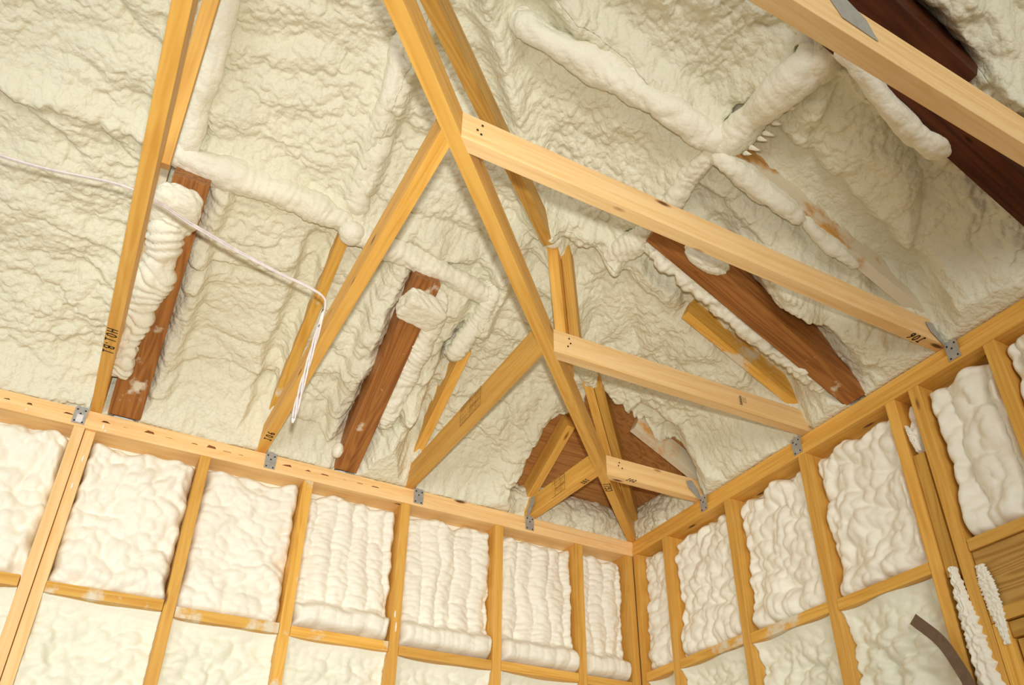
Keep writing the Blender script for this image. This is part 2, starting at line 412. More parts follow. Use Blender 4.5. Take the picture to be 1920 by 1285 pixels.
# ------------------------------------------------------------------ walls: plates, studs, blocking
def wl(x, y, z): return (x, y, z)                 # left wall: along = x, depth = +y
LEFT = lambda a, d, z: (a, d, z)                  # a = position along wall (negative), d = depth behind face
RIGHT = lambda a, d, z: (d, a, z)
def top_plates(side, W, lab):
    o = board('top_plate', PINE_PALE if side == 'l' else PINE, W(-135, 2.75, .74), W(5.4 if side == 'l' else -.03, 2.75, .74), 5.5, 1.48)
    tag(o, f'lower of the two doubled top plate boards on the {lab} wall, resting on the studs', 'wood beam', 'top plates')
    u = board('top_plate', PINE_PALE if side == 'l' else PINE, W(-135, 3.1, 2.25), W(5.4 if side == 'l' else .3, 3.1, 2.25), 5.4, 1.46)
    tag(u, f'upper of the two doubled top plate boards on the {lab} wall, carrying the roof trusses', 'wood beam', 'top plates')
    return o, u
pl_l, pl_lu = top_plates('l', LEFT, 'left')
pl_r, pl_ru = top_plates('r', RIGHT, 'right')
# strips of bark left on the upper plate of the left wall
rb = random.Random(3)
for k, x in enumerate([-101.2, -98.4, -93.6, -88.9, -86.3, -83.2, -80.4, -77.0, -74.6, -72.4, -70.6, -63.5, -60.2, -57.6, -54.4, -51.9, -49.3]):
    L_ = rb.uniform(.8, 1.9); hh = rb.uniform(.12, .45); z0 = 1.56
    pts = [(x - L_ / 2, .393, z0), (x + L_ / 2, .393, z0 + rb.uniform(0, .1)), (x + L_ * rb.uniform(.1, .4), .393, z0 + hh), (x - L_ * rb.uniform(0, .3), .393, z0 + hh * rb.uniform(.6, 1.3))]
    quadmesh('bark_patch', BARK, [pts], pl_lu, .02, (0, -1, 0))

ORD = ['first', 'second', 'third', 'fourth', 'fifth', 'sixth', 'seventh', 'eighth']
def stud(W, a0, a1, label, mat, z0=FZ + 1.5, z1=-.02, lean=0.0, dep=0.0, d1=5.45):
    c = (a0 + a1) / 2; w = abs(a1 - a0)
    A = W(c + lean * (z0 - 0) * -1 / 100, (dep + d1) / 2, z0); B = W(c, (dep + d1) / 2, z1)
    if W is LEFT: o = board('wall_stud', mat, A, B, d1 - dep, w, up=(1, 0, 0))
    else: o = board('wall_stud', mat, A, B, w, d1 - dep, up=(1, 0, 0))
    return tag(o, label, 'wood stud', 'wall studs')
def sole(W, lab):
    o = board('bottom_plate', PINE, W(-135, 2.75, FZ + .75), W(-.1, 2.75, FZ + .75), 5.5, 1.5)
    tag(o, f'bottom plate board on the floor under the studs of the {lab} wall', 'wood beam', 'bottom plates')
sole(LEFT, 'left'); sole(RIGHT, 'right')
# left wall studs (right edge at the top plate); positions along x
LSTUD = [(-.04, -1.7), (-10.7, -12.2), (-26.4, -27.9), (-43.2, -44.7), (-59.1, -60.6), (-74.3, -75.8), (-89.7, -91.05)]
ll = ['wooden stud in the corner where the left wall meets the right wall', 'first wall stud left of the corner stud, under the small corner truss',
      'second wall stud left of the corner stud', 'third wall stud left of the corner, under the J04 truss tie', 'fourth wall stud left of the corner, smeared with foam at its middle',
      'fifth wall stud left of the corner, next to the close pair of studs', 'right stud of the close pair under the H01 truss, set back slightly']
lm = [PINE, PINE, PINE, PINE, PINE_DUST, PINE, PINE_PALE]
for i, (a0, a1) in enumerate(LSTUD):
    stud(LEFT, a0, a1, ll[i], lm[i], dep=0.55 if i == 6 else 0.02)
stud(LEFT, -91.12, -92.5, 'left stud of the close pair under the H01 truss', PINE_PALE)
stud(LEFT, -106.3, -107.8, 'farthest stud at the left end of the left wall', PINE)
# right wall studs; positions along y
RS = [(-8.8, -10.3, 'first stud right of the corner on the right wall'), (-25.1, -26.6, 'second stud right of the corner on the right wall'),
      (-41.4, -42.9, 'third stud right of the corner on the right wall, under a steel tie'), (-57.1, -58.6, 'left stud of the stud pack left of the window header'),
      (-60.75, -62.3, 'king stud touching the left end of the window header')]
for a0, a1, lb in RS: stud(RIGHT, a0, a1, lb, PINE)
stud(RIGHT, -.04, -1.3, 'stud at the corner end of the right wall', PINE, dep=.05)
stud(RIGHT, -71.5, -73.0, 'short cripple stud above the window header', PINE, z0=-21.2)
stud(RIGHT, -87.5, -89.0, 'far cripple stud above the window header at the right end', PINE, z0=-21.2)
stud(RIGHT, -58.7, -60.3, 'spacer board between the two studs left of the window header', PINE_GREY, z0=-24.5, z1=-8.6, dep=.35)
stud(RIGHT, -62.38, -63.9, 'trimmer stud carrying the window header, smeared with foam', PINE_DUST, z1=-31.05)
# window header assembly
o = board('header_board', PINE, (2.0, -62.4, -22.0), (2.0, -120, -22.0), 4.0, 1.4); tag(o, 'flat board lying along the top of the window header', 'wood beam')
o = board('window_header', wood_mat('header_pine', (0.62, 0.36, 0.10), (0.42, 0.22, 0.05), knots=.07, ring=1.6), (1.1, -62.4, -26.1), (1.1, -120, -26.1), 1.5, 6.7); tag(o, 'deep knotty header plank over the window on the right wall', 'wood beam')
o = board('header_board', PINE_GREY, (2.0, -62.4, -30.25), (2.0, -120, -30.25), 4.0, 1.5); tag(o, 'flat board closing the underside of the window header', 'wood beam')
w = empty('window_1', (2.4, -64.6, -60)); struct(w)
board('window_frame', PINE_GREY, (2.2, -63.98, -32.0), (2.2, -120, -32.0), 3.6, 1.7, parent=w)
board('window_frame', PINE_GREY, (2.6, -66.2, -34.0), (2.6, -120, -34.0), 2.6, 1.6, parent=w)
board('window_frame', PINE_GREY, (2.3, -64.9, -80), (2.3, -64.9, -33.0), 1.4, 3.2, up=(1, 0, 0), parent=w)
board('window_frame', PINE_GREY, (2.8, -66.9, -80), (2.8, -66.9, -35.0), 1.5, 2.2, up=(1, 0, 0), parent=w)
m_, nt_, b_ = nmat('window_glass'); b_.inputs['Base Color'].default_value = (.8, .85, .85, 1); b_.inputs['Transmission Weight'].default_value = 1; b_.inputs['Roughness'].default_value = .02
quadmesh('pane', m_, [[(3.4, -67.6, -35), (3.4, -118, -35), (3.4, -118, -80), (3.4, -67.6, -80)]], w, .12, (1, 0, 0))
# blocking
def block(W, a0, a1, z, label, mat=PINE):
    c0 = W(a0, 2.7, z - .74); c1 = W(a1, 2.7, z - .74)
    o = board('blocking', mat, c0, c1, 5.3, 1.45); tag(o, label, 'wood block', 'blocking between studs')
LBZ = [-22.8, -22.7, -22.85, -22.5, -22.4, -21.8, -21.6]
edges = [(-1.75, -10.65), (-12.25, -26.35), (-27.95, -43.15), (-44.75, -59.05), (-60.65, -74.25), (-75.85, -89.65), (-92.6, -106.2)]
bl = ['short blocking piece beside the corner stud on the left wall', 'blocking piece in the second bay left of the corner, under a foam roll', 'blocking piece in the third bay left of the corner, under a foam roll',
      'blocking piece in the fourth bay left of the corner', 'blocking piece with a knot and overspray in the fifth bay left of the corner', 'blocking piece with a dark knot right of the close pair of studs', 'blocking piece left of the close pair of studs']
for i, (a, b) in enumerate(edges): block(LEFT, a, b, LBZ[i], bl[i], PINE_DUST if i in (3, 4, 5) else PINE)
redges = [(-1.35, -8.75), (-10.35, -25.05), (-26.65, -41.35), (-42.95, -57.05)]
br = ['short blocking piece beside the corner on the right wall', 'blocking piece in the second bay right of the corner', 'blocking piece in the third bay right of the corner', 'blocking piece left of the stud pack by the window header']
for i, (a, b) in enumerate(redges): block(RIGHT, a, b, [-21.3, -21.4, -21.8, -22.0][i], br[i], PINE_DUST if i else PINE)

for k, (x, z, l_) in enumerate([(-89.0, .8, .45), (-90.2, -4.4, .5), (-90.4, -8.6, .45), (-98.5, .6, .15), (-88.6, .25, .16), (-44.2, -18.4, .5), (-43.9, -20.3, .7)]):
    o = blob('foam_drip', FOAM_WALL, (x, -.05 if z > 0 or x > -80 else .45, z), (.12, .12, l_), seed=k, lump=.4, parent=pl_l if z > 0 else bpy.data.objects['wall_stud.006' if x < -80 else 'wall_stud.003'])
# ------------------------------------------------------------------ roof trusses
SL = 0.5; CH = 3.5; K = math.sqrt(1 + SL * SL)
def tz(d): return 7.0 + SL * d + CH * K / 2          # centre of a top chord
def truss_left(x0, x1, d_bot, d_top, label, mat_b=PINE, mat_t=PINE, hb=3.5, dstart=-5.2, mb=-1.0, name='jack_truss', wb=1.5):
    r = empty(name, (x0, -1, 3)); tag(r, label, 'roof truss', 'roof trusses')
    b = board('bottom_chord', mat_b, (x0, dstart * -1, 3.02 + hb / 2), (x1, -d_bot, 3.02 + hb / 2), wb, hb, parent=r, mb=mb)
    t = board('top_chord', mat_t, (x0, 4.6, tz(-4.6)), (x1 if d_top > 30 else x0, -d_top, tz(d_top)), 1.5, CH, parent=r)
    return r, b, t
def truss_right(y0, y1, d_bot, d_top, label, mat_b=PINE_PALE, mat_t=PINE, hb=3.5, mb=1.0, wb=1.5):
    r = empty('jack_truss', (-1, y0, 3)); tag(r, label, 'roof truss', 'roof trusses')
    b = board('bottom_chord', mat_b, (5.2, y0, 3.02 + hb / 2), (-d_bot, y1, 3.02 + hb / 2), wb, hb, parent=r, mb=mb)
    t = board('top_chord', mat_t, (4.6, y0, tz(-4.6)), (-d_top, y1 if d_top > 30 else y0, tz(d_top)), 1.5, CH, parent=r)
    return r, b, t
J2L = truss_left(-21.0, -19.6, 18.7, 13, 'small truss marked J02 from the left wall, grade stamp on its side', PINE, PINE)
J4L = truss_left(-43.6, -43.2, 42.3, 19.5, 'truss from the left wall to the hip beam with a large grade stamp')
J6L = truss_left(-67.6, -66.8, 65.9, 31, 'long truss marked J06 on the left wall side, white cable stapled to it', PINE, PINE_DUST)
H1L = truss_left(-90.5, -90.5, 118, 60, 'truss marked H01 B1 at the left of the picture', PINE, PINE_SPRAY, hb=5.5, mb=0, name='girder_truss')
J2R = truss_right(-19.0, -18.4, 17.5, 11.5, 'small truss marked J02 from the right wall to the hip beam', PINE_PALE, PINE_SPRAY)
J4R = truss_right(-43.5, -42.0, 41.1, 19.2, 'truss from the right wall to the hip beam, its unmarked upper chord dusted with foam', PINE_PALE, PINE_DUST)
J6R = truss_right(-66.5, -66.0, 65.1, 31, 'long truss marked J06 running from the right wall to the hip beam', PINE_PALE, PINE_SPRAY)
J8R = truss_right(-90.35, -90.35, 89, 9, 'thick truss with a grey steel gusset plate in the upper right', PINE_PALE, PINE_SPRAY, hb=5.5, mb=0, wb=1.75)
# hip
h = empty('hip_truss', (-.5, -.5, 3)); tag(h, 'diagonal hip truss marked CG11 rising from the corner of the room', 'roof truss', 'roof trusses')
board('bottom_chord', PINE, (3.0, 3.0, 4.77), (-96, -96, 4.77), 1.55, 3.5, parent=h)
c_ = .56
for s_, mt in ((-1, PINE), (1, PINE_GREY)):
    q = .56 * s_
    board('top_chord', mt, (3 + q, 3 - q, 7.4 + 1.0 - 1.5), (-92 + q, -92 - q, 7.4 + 1.0 + 46), 1.5, 3.2, parent=h)
board('web', PINE, (-34.9, -34.9, 6.6), (-39.6, -39.6, 27.5), 1.5, 3.0, up=(1, 1, 0), parent=h)
q = .56 * 1.9
board('web', PINE_GREY, (-34.4 + q, -34.4 - q, 9), (-38.6 + q, -38.6 - q, 28.5), 1.4, 2.2, up=(1, 1, 0), parent=h)
board('web', PINE_GREY, (-41.6, -41.6, 24.2), (-93, -93, 7.3), 1.5, 3.5, parent=h)
# H01 web
board('web', PINE, (-89.7, -44, 8.7), (-89.7, -60, 33), 1.5, 3.0, up=(0, 1, 0), parent=H1L[0])
# gusset of J8R
quadmesh('gusset_plate', STEEL, [[(-43.6, -91.27, 7.9), (-42.3, -91.27, 5.2), (-38.2, -91.27, 4.9), (-38.9, -91.27, 7.6), (-41.5, -91.27, 9.6)]], J8R[0], .05, (0, -1, 0))
# markings
lettering('H01.B1', (-91.12, -20.6, 3.02), (0, 1, 0), (1, 0, 0), 1.15, H1L[1], gap=.42)
lettering('J06', (-67.1, -3.6, 3.02), (0, -1, 0), (-1, 0, 0), 1.0, J6L[1], gap=.45)
lettering('J06', (-3.1, -67.0, 3.02), (-1, 0, 0), (0, 1, 0), 1.0, J6R[1], gap=.35)
lettering('J02', (-14.3, -18.95, 3.02), (1, 0, 0), (0, -1, 0), .75, J2R[1], w=.13, gap=.3)
lettering('J02', (-20.15, -16.2, 3.02), (0, 1, 0), (1, 0, 0), .75, J2L[1], w=.13, gap=.3)
lettering('CG11', (-14.1, -14.9, 3.02), (-1, -1, 0), (-1, 1, 0), 1.1, h.children[0], gap=.18)
grade_stamp((-44.2, -20.4, 3.25), (0, -1, 0), (0, 0, 1), 6.6, 3.1, J4L[1])
grade_stamp((-21.0, -5.2, 3.35), (0, -1, 0), (0, 0, 1), 6.0, 2.9, J2L[1])
polys = []
for r_ in range(3):
    for k in range(6 if r_ == 0 else 4):
        ribbon(polys, [(k * .26, -r_ * .5), (k * .26, -r_ * .5 + (.36 if r_ == 0 else .2))], .12 if r_ == 0 else .06, Vector((0, 0, -1)), Vector((-1, 0, 0)), Vector((-11.9 - r_ * .1, -43.95, 5.1)))
quadmesh('grade_stamp', INK, polys, J4R[1], .012, (0, -1, 0))
nails([(-63.6, -66.85, 5.6), (-64.1, -66.85, 4.7), (-63.7, -66.85, 4.3)], (0, -1, 0), J6R[1])
nails([(-39.4, -42.85, 5.7), (-39.2, -42.85, 5.0), (-39.6, -42.85, 4.4)], (0, -1, 0), J4R[1])
nails([(-15.6, -19.25, 5.7), (-15.8, -19.25, 5.1), (-15.1, -19.25, 4.8)], (0, -1, 0), J2R[1])

# dark stained rafters of the roof over the opening, ending on the foam-covered purlin line
def rafter(W, a, d0, d1, wdt, label, mat=FIR, dep=5.2):
    zc = lambda d: 3.1 + .5 * d + dep * K / 2
    A = (a, -d0, zc(d0)) if W == 'l' else (-d0, a, zc(d0)); B = (a, -d1, zc(d1)) if W == 'l' else (-d1, a, zc(d1))
    o = board('dark_rafter', mat, A, B, wdt, dep); return tag(o, label, 'rafter', 'dark stained rafters')
rafter('l', -86.9, -1.2, 31.4, 4.3, 'dark brown rafter beside the H01 truss, half hidden by a ringed roll of foam')
rafter('l', -54.5, -1.2, 29.6, 3.6, 'dark brown rafter rising from the left wall with a foam lump on its sawn end')
rafter('r', -53.0, -1.2, 31.0, 3.6, 'reddish brown rafter on the right slope between the two pale trusses')
rafter('r', -84.9, -1.35, 34.5, 3.6, 'dark rafter, shade painted into its colour, behind the thick truss in the upper right', FIR_SHADED, dep=6.0)
rafter('r', -88.75, 19.5, 35, 3.6, 'dark rafter painted with shade, in the gap right of the thick upper right truss', FIR_SHADED, dep=5.0)  # fills the black gap; its tone is dark wood plus painted shade
# ------------------------------------------------------------------ roof foam
RAFT_L = [(-86.9, 0, 32.6), (-54.4, 0, 31.5)]
RAFT_R = [(-53.0, 0, 31), (-84.9, 0, 34)]
# (centre along the wall, half width, d from, d to, amount): + carves the foam back up, - swells it down
FEAT_L = [(-69.6, 1.5, 1, 27, 2.4), (-45.6, 1.5, 2, 19, 2.2), (-83.3, 1.4, 1, 30, -2.2), (-58.2, 1.6, 4, 29, -2.6), (-49.6, 2.9, 2, 28, -3.2),
          (-89.3, 1.2, 4, 28, 1.5), (-23.6, 1.4, 0, 12, 1.5), (-47.8, 1.6, 1, 12, -2.0), (-67.0, 1.8, 34, 60, -2.4), (-43.4, 1.6, 21, 45, -2.2), (-92.0, 2.0, 30, 75, -1.2)]
FEAT_R = [(-45.9, 2.3, 0, 20, 3.4), (-43.0, 2.0, 2, 19, 1.5), (-21.6, 2.2, 1, 12, 3.2), (-69.0, 2.1, 1, 31, 3.2), (-57.4, 2.2, 17, 31, 2.6),
          (-60.5, 2.6, 3, 17, -2.6), (-88.6, 2.2, 22, 38, 3.0), (-93.0, 2.2, 2, 60, -3.2), (-82.0, 1.4, 12, 32, -1.8), (-66.5, 1.8, 32, 62, -2.2), (-43.4, 1.6, 22, 45, -2.4)]
# heaps (a, d, ra, rd, amount)
HEAP_L = [(-49.0, 1.5, 3.2, 3.0, 3.4), (-27.2, 3.2, 2.4, 5.0, 3.0), (-25.5, 10.5, 1.8, 4, 1.6), (-58.5, 3.5, 1.2, 1.6, 2.2)]
HEAP_R = [(-89.6, 16.5, 2.6, 3.6, 4.2), (-57.9, 15.5, 2.3, 6.0, 5.0), (-59.2, 5.5, 3.2, 4.5, 3.2), (-47.6, .5, 3.0, 2.0, 4.0), (-73.6, 1.2, 5.2, 3.2, 4.6), (-80.5, 5.0, 4.0, 4.0, 2.0), (-23.4, 2.0, 1.9, 4.0, 4.0), (-62.5, 2.0, 3.0, 3.5, 2.6), (-29, 1.5, 5, 2.4, 1.8)]
def roof_height(a, d, side):
    """a: coordinate along the wall (negative), d: distance from the wall. returns z of the foam's underside"""
    sd = 11 if side == 'l' else 47
    wa = perlin(a * .12, d * .12, sd) * 1.5; wd = perlin(a * .12 + 9, d * .12, sd + 1) * 1.5
    A = a + wa; D = d + wd
    base = 8.9 + .5 * d
    base = base - 5.9 * np.exp(-np.clip(d + .4, 0, 99) / 3.0)                # foam packed down on to the plate
    hh = perlin(a * .08, d * .10, sd + 2) * 1.5
    if side == 'l':
        ph = (D + A * .12 + perlin(a * .05, d * .05, sd + 31) * 5) / 5.4
        saw = 1 - (ph - np.floor(ph)); row = np.minimum(saw, (1 - saw) * 2.6); row = .72 * (1 - (1 - row / .723) ** 2)  # overlapping passes: soft back, steeper lip
        hh += (row - .4) * 1.7 * np.clip(.25 + perlin(a * .05 + 3, d * .12, sd + 32) * 1.6, 0, 1)
        hh += (np.sqrt(perlin(a / 13 + wd * .1, D / 4.4, sd + 35) ** 2 + .004) - .3) * 1.4
    else:
        ph = (D * .55 + A * .55 + perlin(a * .06, d * .06, sd + 31) * 5) / 5.0
        saw = 1 - (ph - np.floor(ph)); row = np.minimum(saw, (1 - saw) * 2.4); row = .7 * (1 - (1 - row / .706) ** 2)
        hh += (row - .4) * 1.5 * np.clip(.15 + perlin(a * .07 + 3, d * .07, sd + 32) * 1.8, 0, 1)
        hh += (np.sqrt(perlin(A / 8, D / 5.5, sd + 35) ** 2 + .004) - .3) * 1.5
    heap = np.zeros_like(a)
    for (c, e, ra, rd, am) in (HEAP_L if side == 'l' else HEAP_R):
        heap = heap + am * np.exp(-(((a - c + wa * .5) / ra) ** 2 + ((d - e) / rd) ** 2) ** 1.5)
    bumpy = .75 + .5 * perlin(a * .06 + 20, d * .06, sd + 33) + .35 * np.clip(heap, 0, 2.5)
    l1 = domes(A / 2.7, D / 1.8, sd + 3, 11) - .6
    l2 = domes(a / 1.2 + wa * .2, d / .8 + wd * .25, sd + 4, 14) - .7
    l3 = domes(a / .62 + wa * .4, d / .5 + wd * .4, sd + 5, 14) - .7
    hh += (l1 * .62 + l2 * .72) * bumpy + l3 * .24
    z = base - hh - heap
    for (c, w, d0, d1, am) in (FEAT_L if side == 'l' else FEAT_R):
        q = np.exp(-((a - c + perlin(d * .3, a * 0 + c, sd + 7) * .5) / w) ** 4) * sstep(d0 - 1.5, d0 + 2, d) * (1 - sstep(d1 - 1, d1 + 2.5, d))
        z = z + am * q * (1 + .35 * perlin(d * .3, a * .3, sd + 8))
    for (c, d0, d1) in (RAFT_L if side == 'l' else RAFT_R):
        core = np.exp(-((a - c) / (1.35 if c != -86.9 else 1.8)) ** 10) * (1 - sstep(d1 - 1, d1 + 1, d))  # the foam behind the rafter itself
        z = z + core * np.maximum(0, 6.6 + .5 * d - z)
    # foam swollen over the purlins
    pr = 1.8 * np.exp(-((d - 32.2 + perlin(a * .2, 0 * a, sd) * .8) / 1.5) ** 2) * (1 + .3 * perlin(a * .6, 0 * a + 3, sd))
    z -= pr
    # the hip rafter is buried above the bare corner
    z -= 4.4 * np.exp(-((a + d) / 2.8) ** 2) * sstep(19, 26, d)
    z = np.maximum(z, 3.06 + np.clip(d, 0, 9) * .42 - np.clip(-d, 0, 1) * .0)
    return np.minimum(z, DECK + .5 * d - .2)
def roof_patch(side, a0, a1, dmax, label, step=.155):
    na = int(abs(a1 - a0) / step) + 1; nd = int((dmax + 3.5) / step) + 1
    A, D = np.meshgrid(np.linspace(a0, a1, na), np.linspace(-3.5, dmax, nd), indexing='ij')
    z = roof_height(A, D, side)
    # lateral swelling for overhanging lips
    sa = perlin(A * .9, D * .9, 70) * .22; sd_ = perlin(A * .9 + 5, D * .9, 71) * .22
    X = A + sa; Dd = D + sd_
    if side == 'l': P = np.stack([X, -Dd, z], -1)
    else: P = np.stack([-Dd, X, z], -1)
    back = P.copy(); back[..., 2] = DECK + .5 * Dd - .05
    lim = -A + 2.5
    ok = (D <= lim)
    # torn edge near the bare corner
    if a0 > -30:
        ok &= (A < (-20.4 if side == 'r' else -25.4) - 1.3 * (perlin(D * .22, D * .05, 77) + .35 * perlin(D * .9, D * .2, 78)) + (0 if side == 'r' else 5.0) * sstep(11.5, 15.5, D))
    mask = ok[:-1, :-1] & ok[1:, 1:] & ok[1:, :-1] & ok[:-1, 1:]
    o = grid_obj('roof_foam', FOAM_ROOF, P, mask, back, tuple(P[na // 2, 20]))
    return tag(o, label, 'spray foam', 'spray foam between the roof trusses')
roof_patch('l', -19.0, -43.4, 47, 'lumpy roof foam on the left slope between the J02 truss and the stamped truss')
roof_patch('l', -43.4, -67.0, 70, 'lumpy roof foam on the left slope around the lump-ended dark rafter')
roof_patch('l', -67.0, -90.5, 78, 'lumpy roof foam on the left slope between the cable truss and the H01 truss')
roof_patch('l', -90.5, -132, 78, 'rippled roof foam left of the H01 truss')
roof_patch('r', -19.0, -43.0, 46, 'roof foam on the right slope beside the small J02 truss')
roof_patch('r', -43.0, -66.3, 69, 'roof foam on the right slope around the reddish rafter')
roof_patch('r', -66.3, -90.4, 78, 'roof foam on the right slope between the J06 truss and the thick upper right truss')
roof_patch('r', -90.4, -125, 78, 'shadowed roof foam in the upper right corner beyond the thick truss')

# ------------------------------------------------------------------ foam rolls and lumps
def fr(label, pts, radii, **k):
    o = roll('foam_roll', FOAM_ROLL if k.pop('pale', True) else FOAM_ROOF, pts, radii, **k)
    return tag(o, label, 'spray foam', 'rolls of foam over hidden lumber')
zf = lambda d, o=8.0: o + .5 * d
fr('long foam roll from the H01 truss across to the cable truss', [(-89, -32, 23.6), (-80, -31.6, 23.6), (-73, -31.8, 23.6), (-68, -31.4, 23.3)], [1.6, 1.9, 1.8, 1.9, 1.3], rings=.8, wave=.8, seed=1)
fr('foam roll sagging over the end of the lump-ended rafter', [(-66, -31, 22.8), (-60, -30.2, 22.0), (-52, -29.8, 21.8), (-44.3, -28.9, 21.8)], [1.6, 1.8, 1.6, 1.3], rings=.9, wave=.7, seed=2)
fr('slanting foam roll along the hidden upper chord above the cable truss', [(-67, -34, 25), (-67.2, -42, 29), (-68.3, -52, 34)], [1.5, 1.5, 1.6, 1.4], rings=.7, wave=1.0, seed=3)
fr('foam roll beside the H01 truss near the top of the picture', [(-88.6, -33, 24.2), (-88.6, -42, 28.8), (-88.8, -54, 34.5)], [1.3, 1.6, 1.4], rings=.5, wave=1.6, seed=4)
fr('thick foam roll with torn teeth running up to the right truss', [(-31, -66.8, 22.8), (-30.8, -73, 22.3), (-30.6, -81, 22.2)], [1.7, 2.2, 2.0, 2.3], rings=.6, wave=.9, seed=5)
fr('round foam knob at the upper end of the thick toothed roll', [(-30.4, -80.6, 21.8), (-30.3, -83.6, 21.8)], [2.4, 2.7], rings=.3, wave=2, seed=6)
fr('long smooth foam roll across the top of the right slope', [(-32.6, -66, 23.4), (-40, -65, 27), (-47, -63.6, 30.2), (-56, -61.5, 35)], [1.5, 1.6, 1.8, 1.9, 1.4], rings=.45, wave=1.1, seed=7)
fr('short foam roll left of the meeting point of the rolls', [(-31.7, -64.8, 22.8), (-31.2, -60, 22.8), (-31, -55, 22.8)], [.9, 1.4, 1.2], rings=.8, wave=.7, seed=8)
fr('curled foam roll above the upper end of the reddish rafter', [(-31.5, -54, 22.6), (-31.2, -48, 22.4), (-32, -44, 22.9)], [1.2, 1.6, 1.3], rings=1, wave=.7, seed=9)
fr('foam lip along the upper chord right of the toothed roll', [(-30.5, -65.4, 21.4), (-25, -65.5, 18.9), (-20, -65.7, 16.4)], [.9, 1.5, 1.3, .7], rings=.5, wave=1.2, seed=10)
fr('short foam lip drooping from the upper chord of the right J06 truss', [(-18.5, -65.8, 15.9), (-14.5, -65.9, 13.9), (-11.5, -65.9, 12.5)], [.6, 1.0, .5], rings=.4, seed=11)
fr('foam lip on the edge of the shade-darkened rafter', [(-30, -84.0, 18.5), (-25, -83.2, 15.6), (-20, -83.0, 13.0), (-17.2, -83.2, 11.9)], [.8, 1.1, 1.3, 1.2], rings=.3, wave=2.0, seed=12)
fr('ringed foam roll hanging along the dark rafter beside the H01 truss', [(-87.8, -28, 17.0), (-88.0, -21, 13.4), (-88.4, -14, 9.8), (-88.8, -7.5, 6.3)], [1.6, 2.0, 1.8, 1.2, 1.1], rings=2.6, wave=.95, lump=.35, seed=13)
fr('folded foam seam beside the stamped truss upper chord', [(-43.8, -29, 21.6), (-44.3, -24, 19.4), (-45.3, -19.5, 17.0)], [1.0, 1.5, 1.3], rings=1.3, wave=.55, seed=14)
fr('foam folds against the right face of the lump-ended rafter', [(-51.4, -26.5, 19.0), (-51.3, -21, 15.6), (-51.5, -15, 12.4), (-51.6, -8, 8.8)], [1.5, 1.9, 1.7, 1.2], rings=1.2, wave=.7, lump=.4, seed=15)
fr('bubbly foam ridge along the left edge of the reddish rafter', [(-29, -50.0, 19.2), (-20, -50.1, 14.8), (-10, -50.3, 9.9), (-3, -50.5, 6.6)], [.7, 1.0, 1.0, 1.0], rings=1.2, lump=1.1, wave=.8, seed=16)
# little torn teeth on the lower side of the thick roll
tooth_roll = [o for o in bpy.data.objects if o.get('label', '').startswith('thick foam roll with torn teeth')][0]
for k, (y, l_) in enumerate([(-67.6, .7), (-68.6, 1.2), (-70.1, .8), (-71.0, 1.25), (-72.6, .7), (-75.0, .6)]):
    bm = bmesh.new(); n = 10; base = Vector((-29.3, y, 21.0)); tip = Vector((-29.3 + l_ * 1.25, y - .55, 20.6 - .1 * k % .3))
    rg = [bm.verts.new((base + Vector((.1 * math.sin(3 * a), .38 * math.cos(a), .3 * math.sin(a))) - base) * S) for a in [i * 2 * math.pi / n for i in range(n)]]
    md = [bm.verts.new(((base.lerp(tip, .5) - base) + Vector((0, .2 * math.cos(a), .14 * math.sin(a) - .08))) * S) for a in [i * 2 * math.pi / n for i in range(n)]]
    tp = bm.verts.new((tip - base) * S)
    for i in range(n):
        j = (i + 1) % n; bm.faces.new((rg[i], rg[j], md[j], md[i])); bm.faces.new((md[i], md[j], tp))
    bm.faces.new(rg[::-1]); bmesh.ops.recalc_face_normals(bm, faces=bm.faces)
    for f in bm.faces: f.smooth = True
    me = bpy.data.meshes.new('foam_tooth'); bm.to_mesh(me); bm.free()
    link('foam_tooth', me, FOAM_ROLL, Matrix.Translation(base * S), tooth_roll)
def fb(label, c, r, **k):
    o = blob('foam_lump', FOAM_ROLL, c, r, **k); return tag(o, label, 'spray foam', 'lumps of foam on the lumber')
fb('pillowy foam lump on the top of the dark rafter beside the H01 truss', (-87.7, -29.0, 17.0), (2.6, 3.3, 1.5), seed=3, box=.25, lump=.5, scale=.8)
fb('squarish foam lump capping the sawn end of the rafter', (-53.9, -27.0, 16.2), (2.9, 2.2, 1.4), seed=5, box=.9, rot=.2, lump=.4, scale=.7)
fb('small foam ball stuck on the joint behind the hip beam', (-40.3, -40.9, 24.4), (1.25, 1.25, 1.2), seed=8, lump=.12)
fb('foam knob where the rolls meet beside the cable truss', (-66.3, -31.2, 21.6), (1.7, 1.7, 1.5), seed=9, lump=.3)
fb('small foam drip hanging at the foot of the lump-ended rafter', (-57.0, -3.4, 4.4), (.8, 1.2, 1.2), seed=10, lump=.2)
fb('white foam drop sitting on the upper face of the reddish rafter', (-25.6, -55.2, 15.6), (3.4, 1.4, 1.5), seed=12, lump=.5, rot=.1, scale=.6)

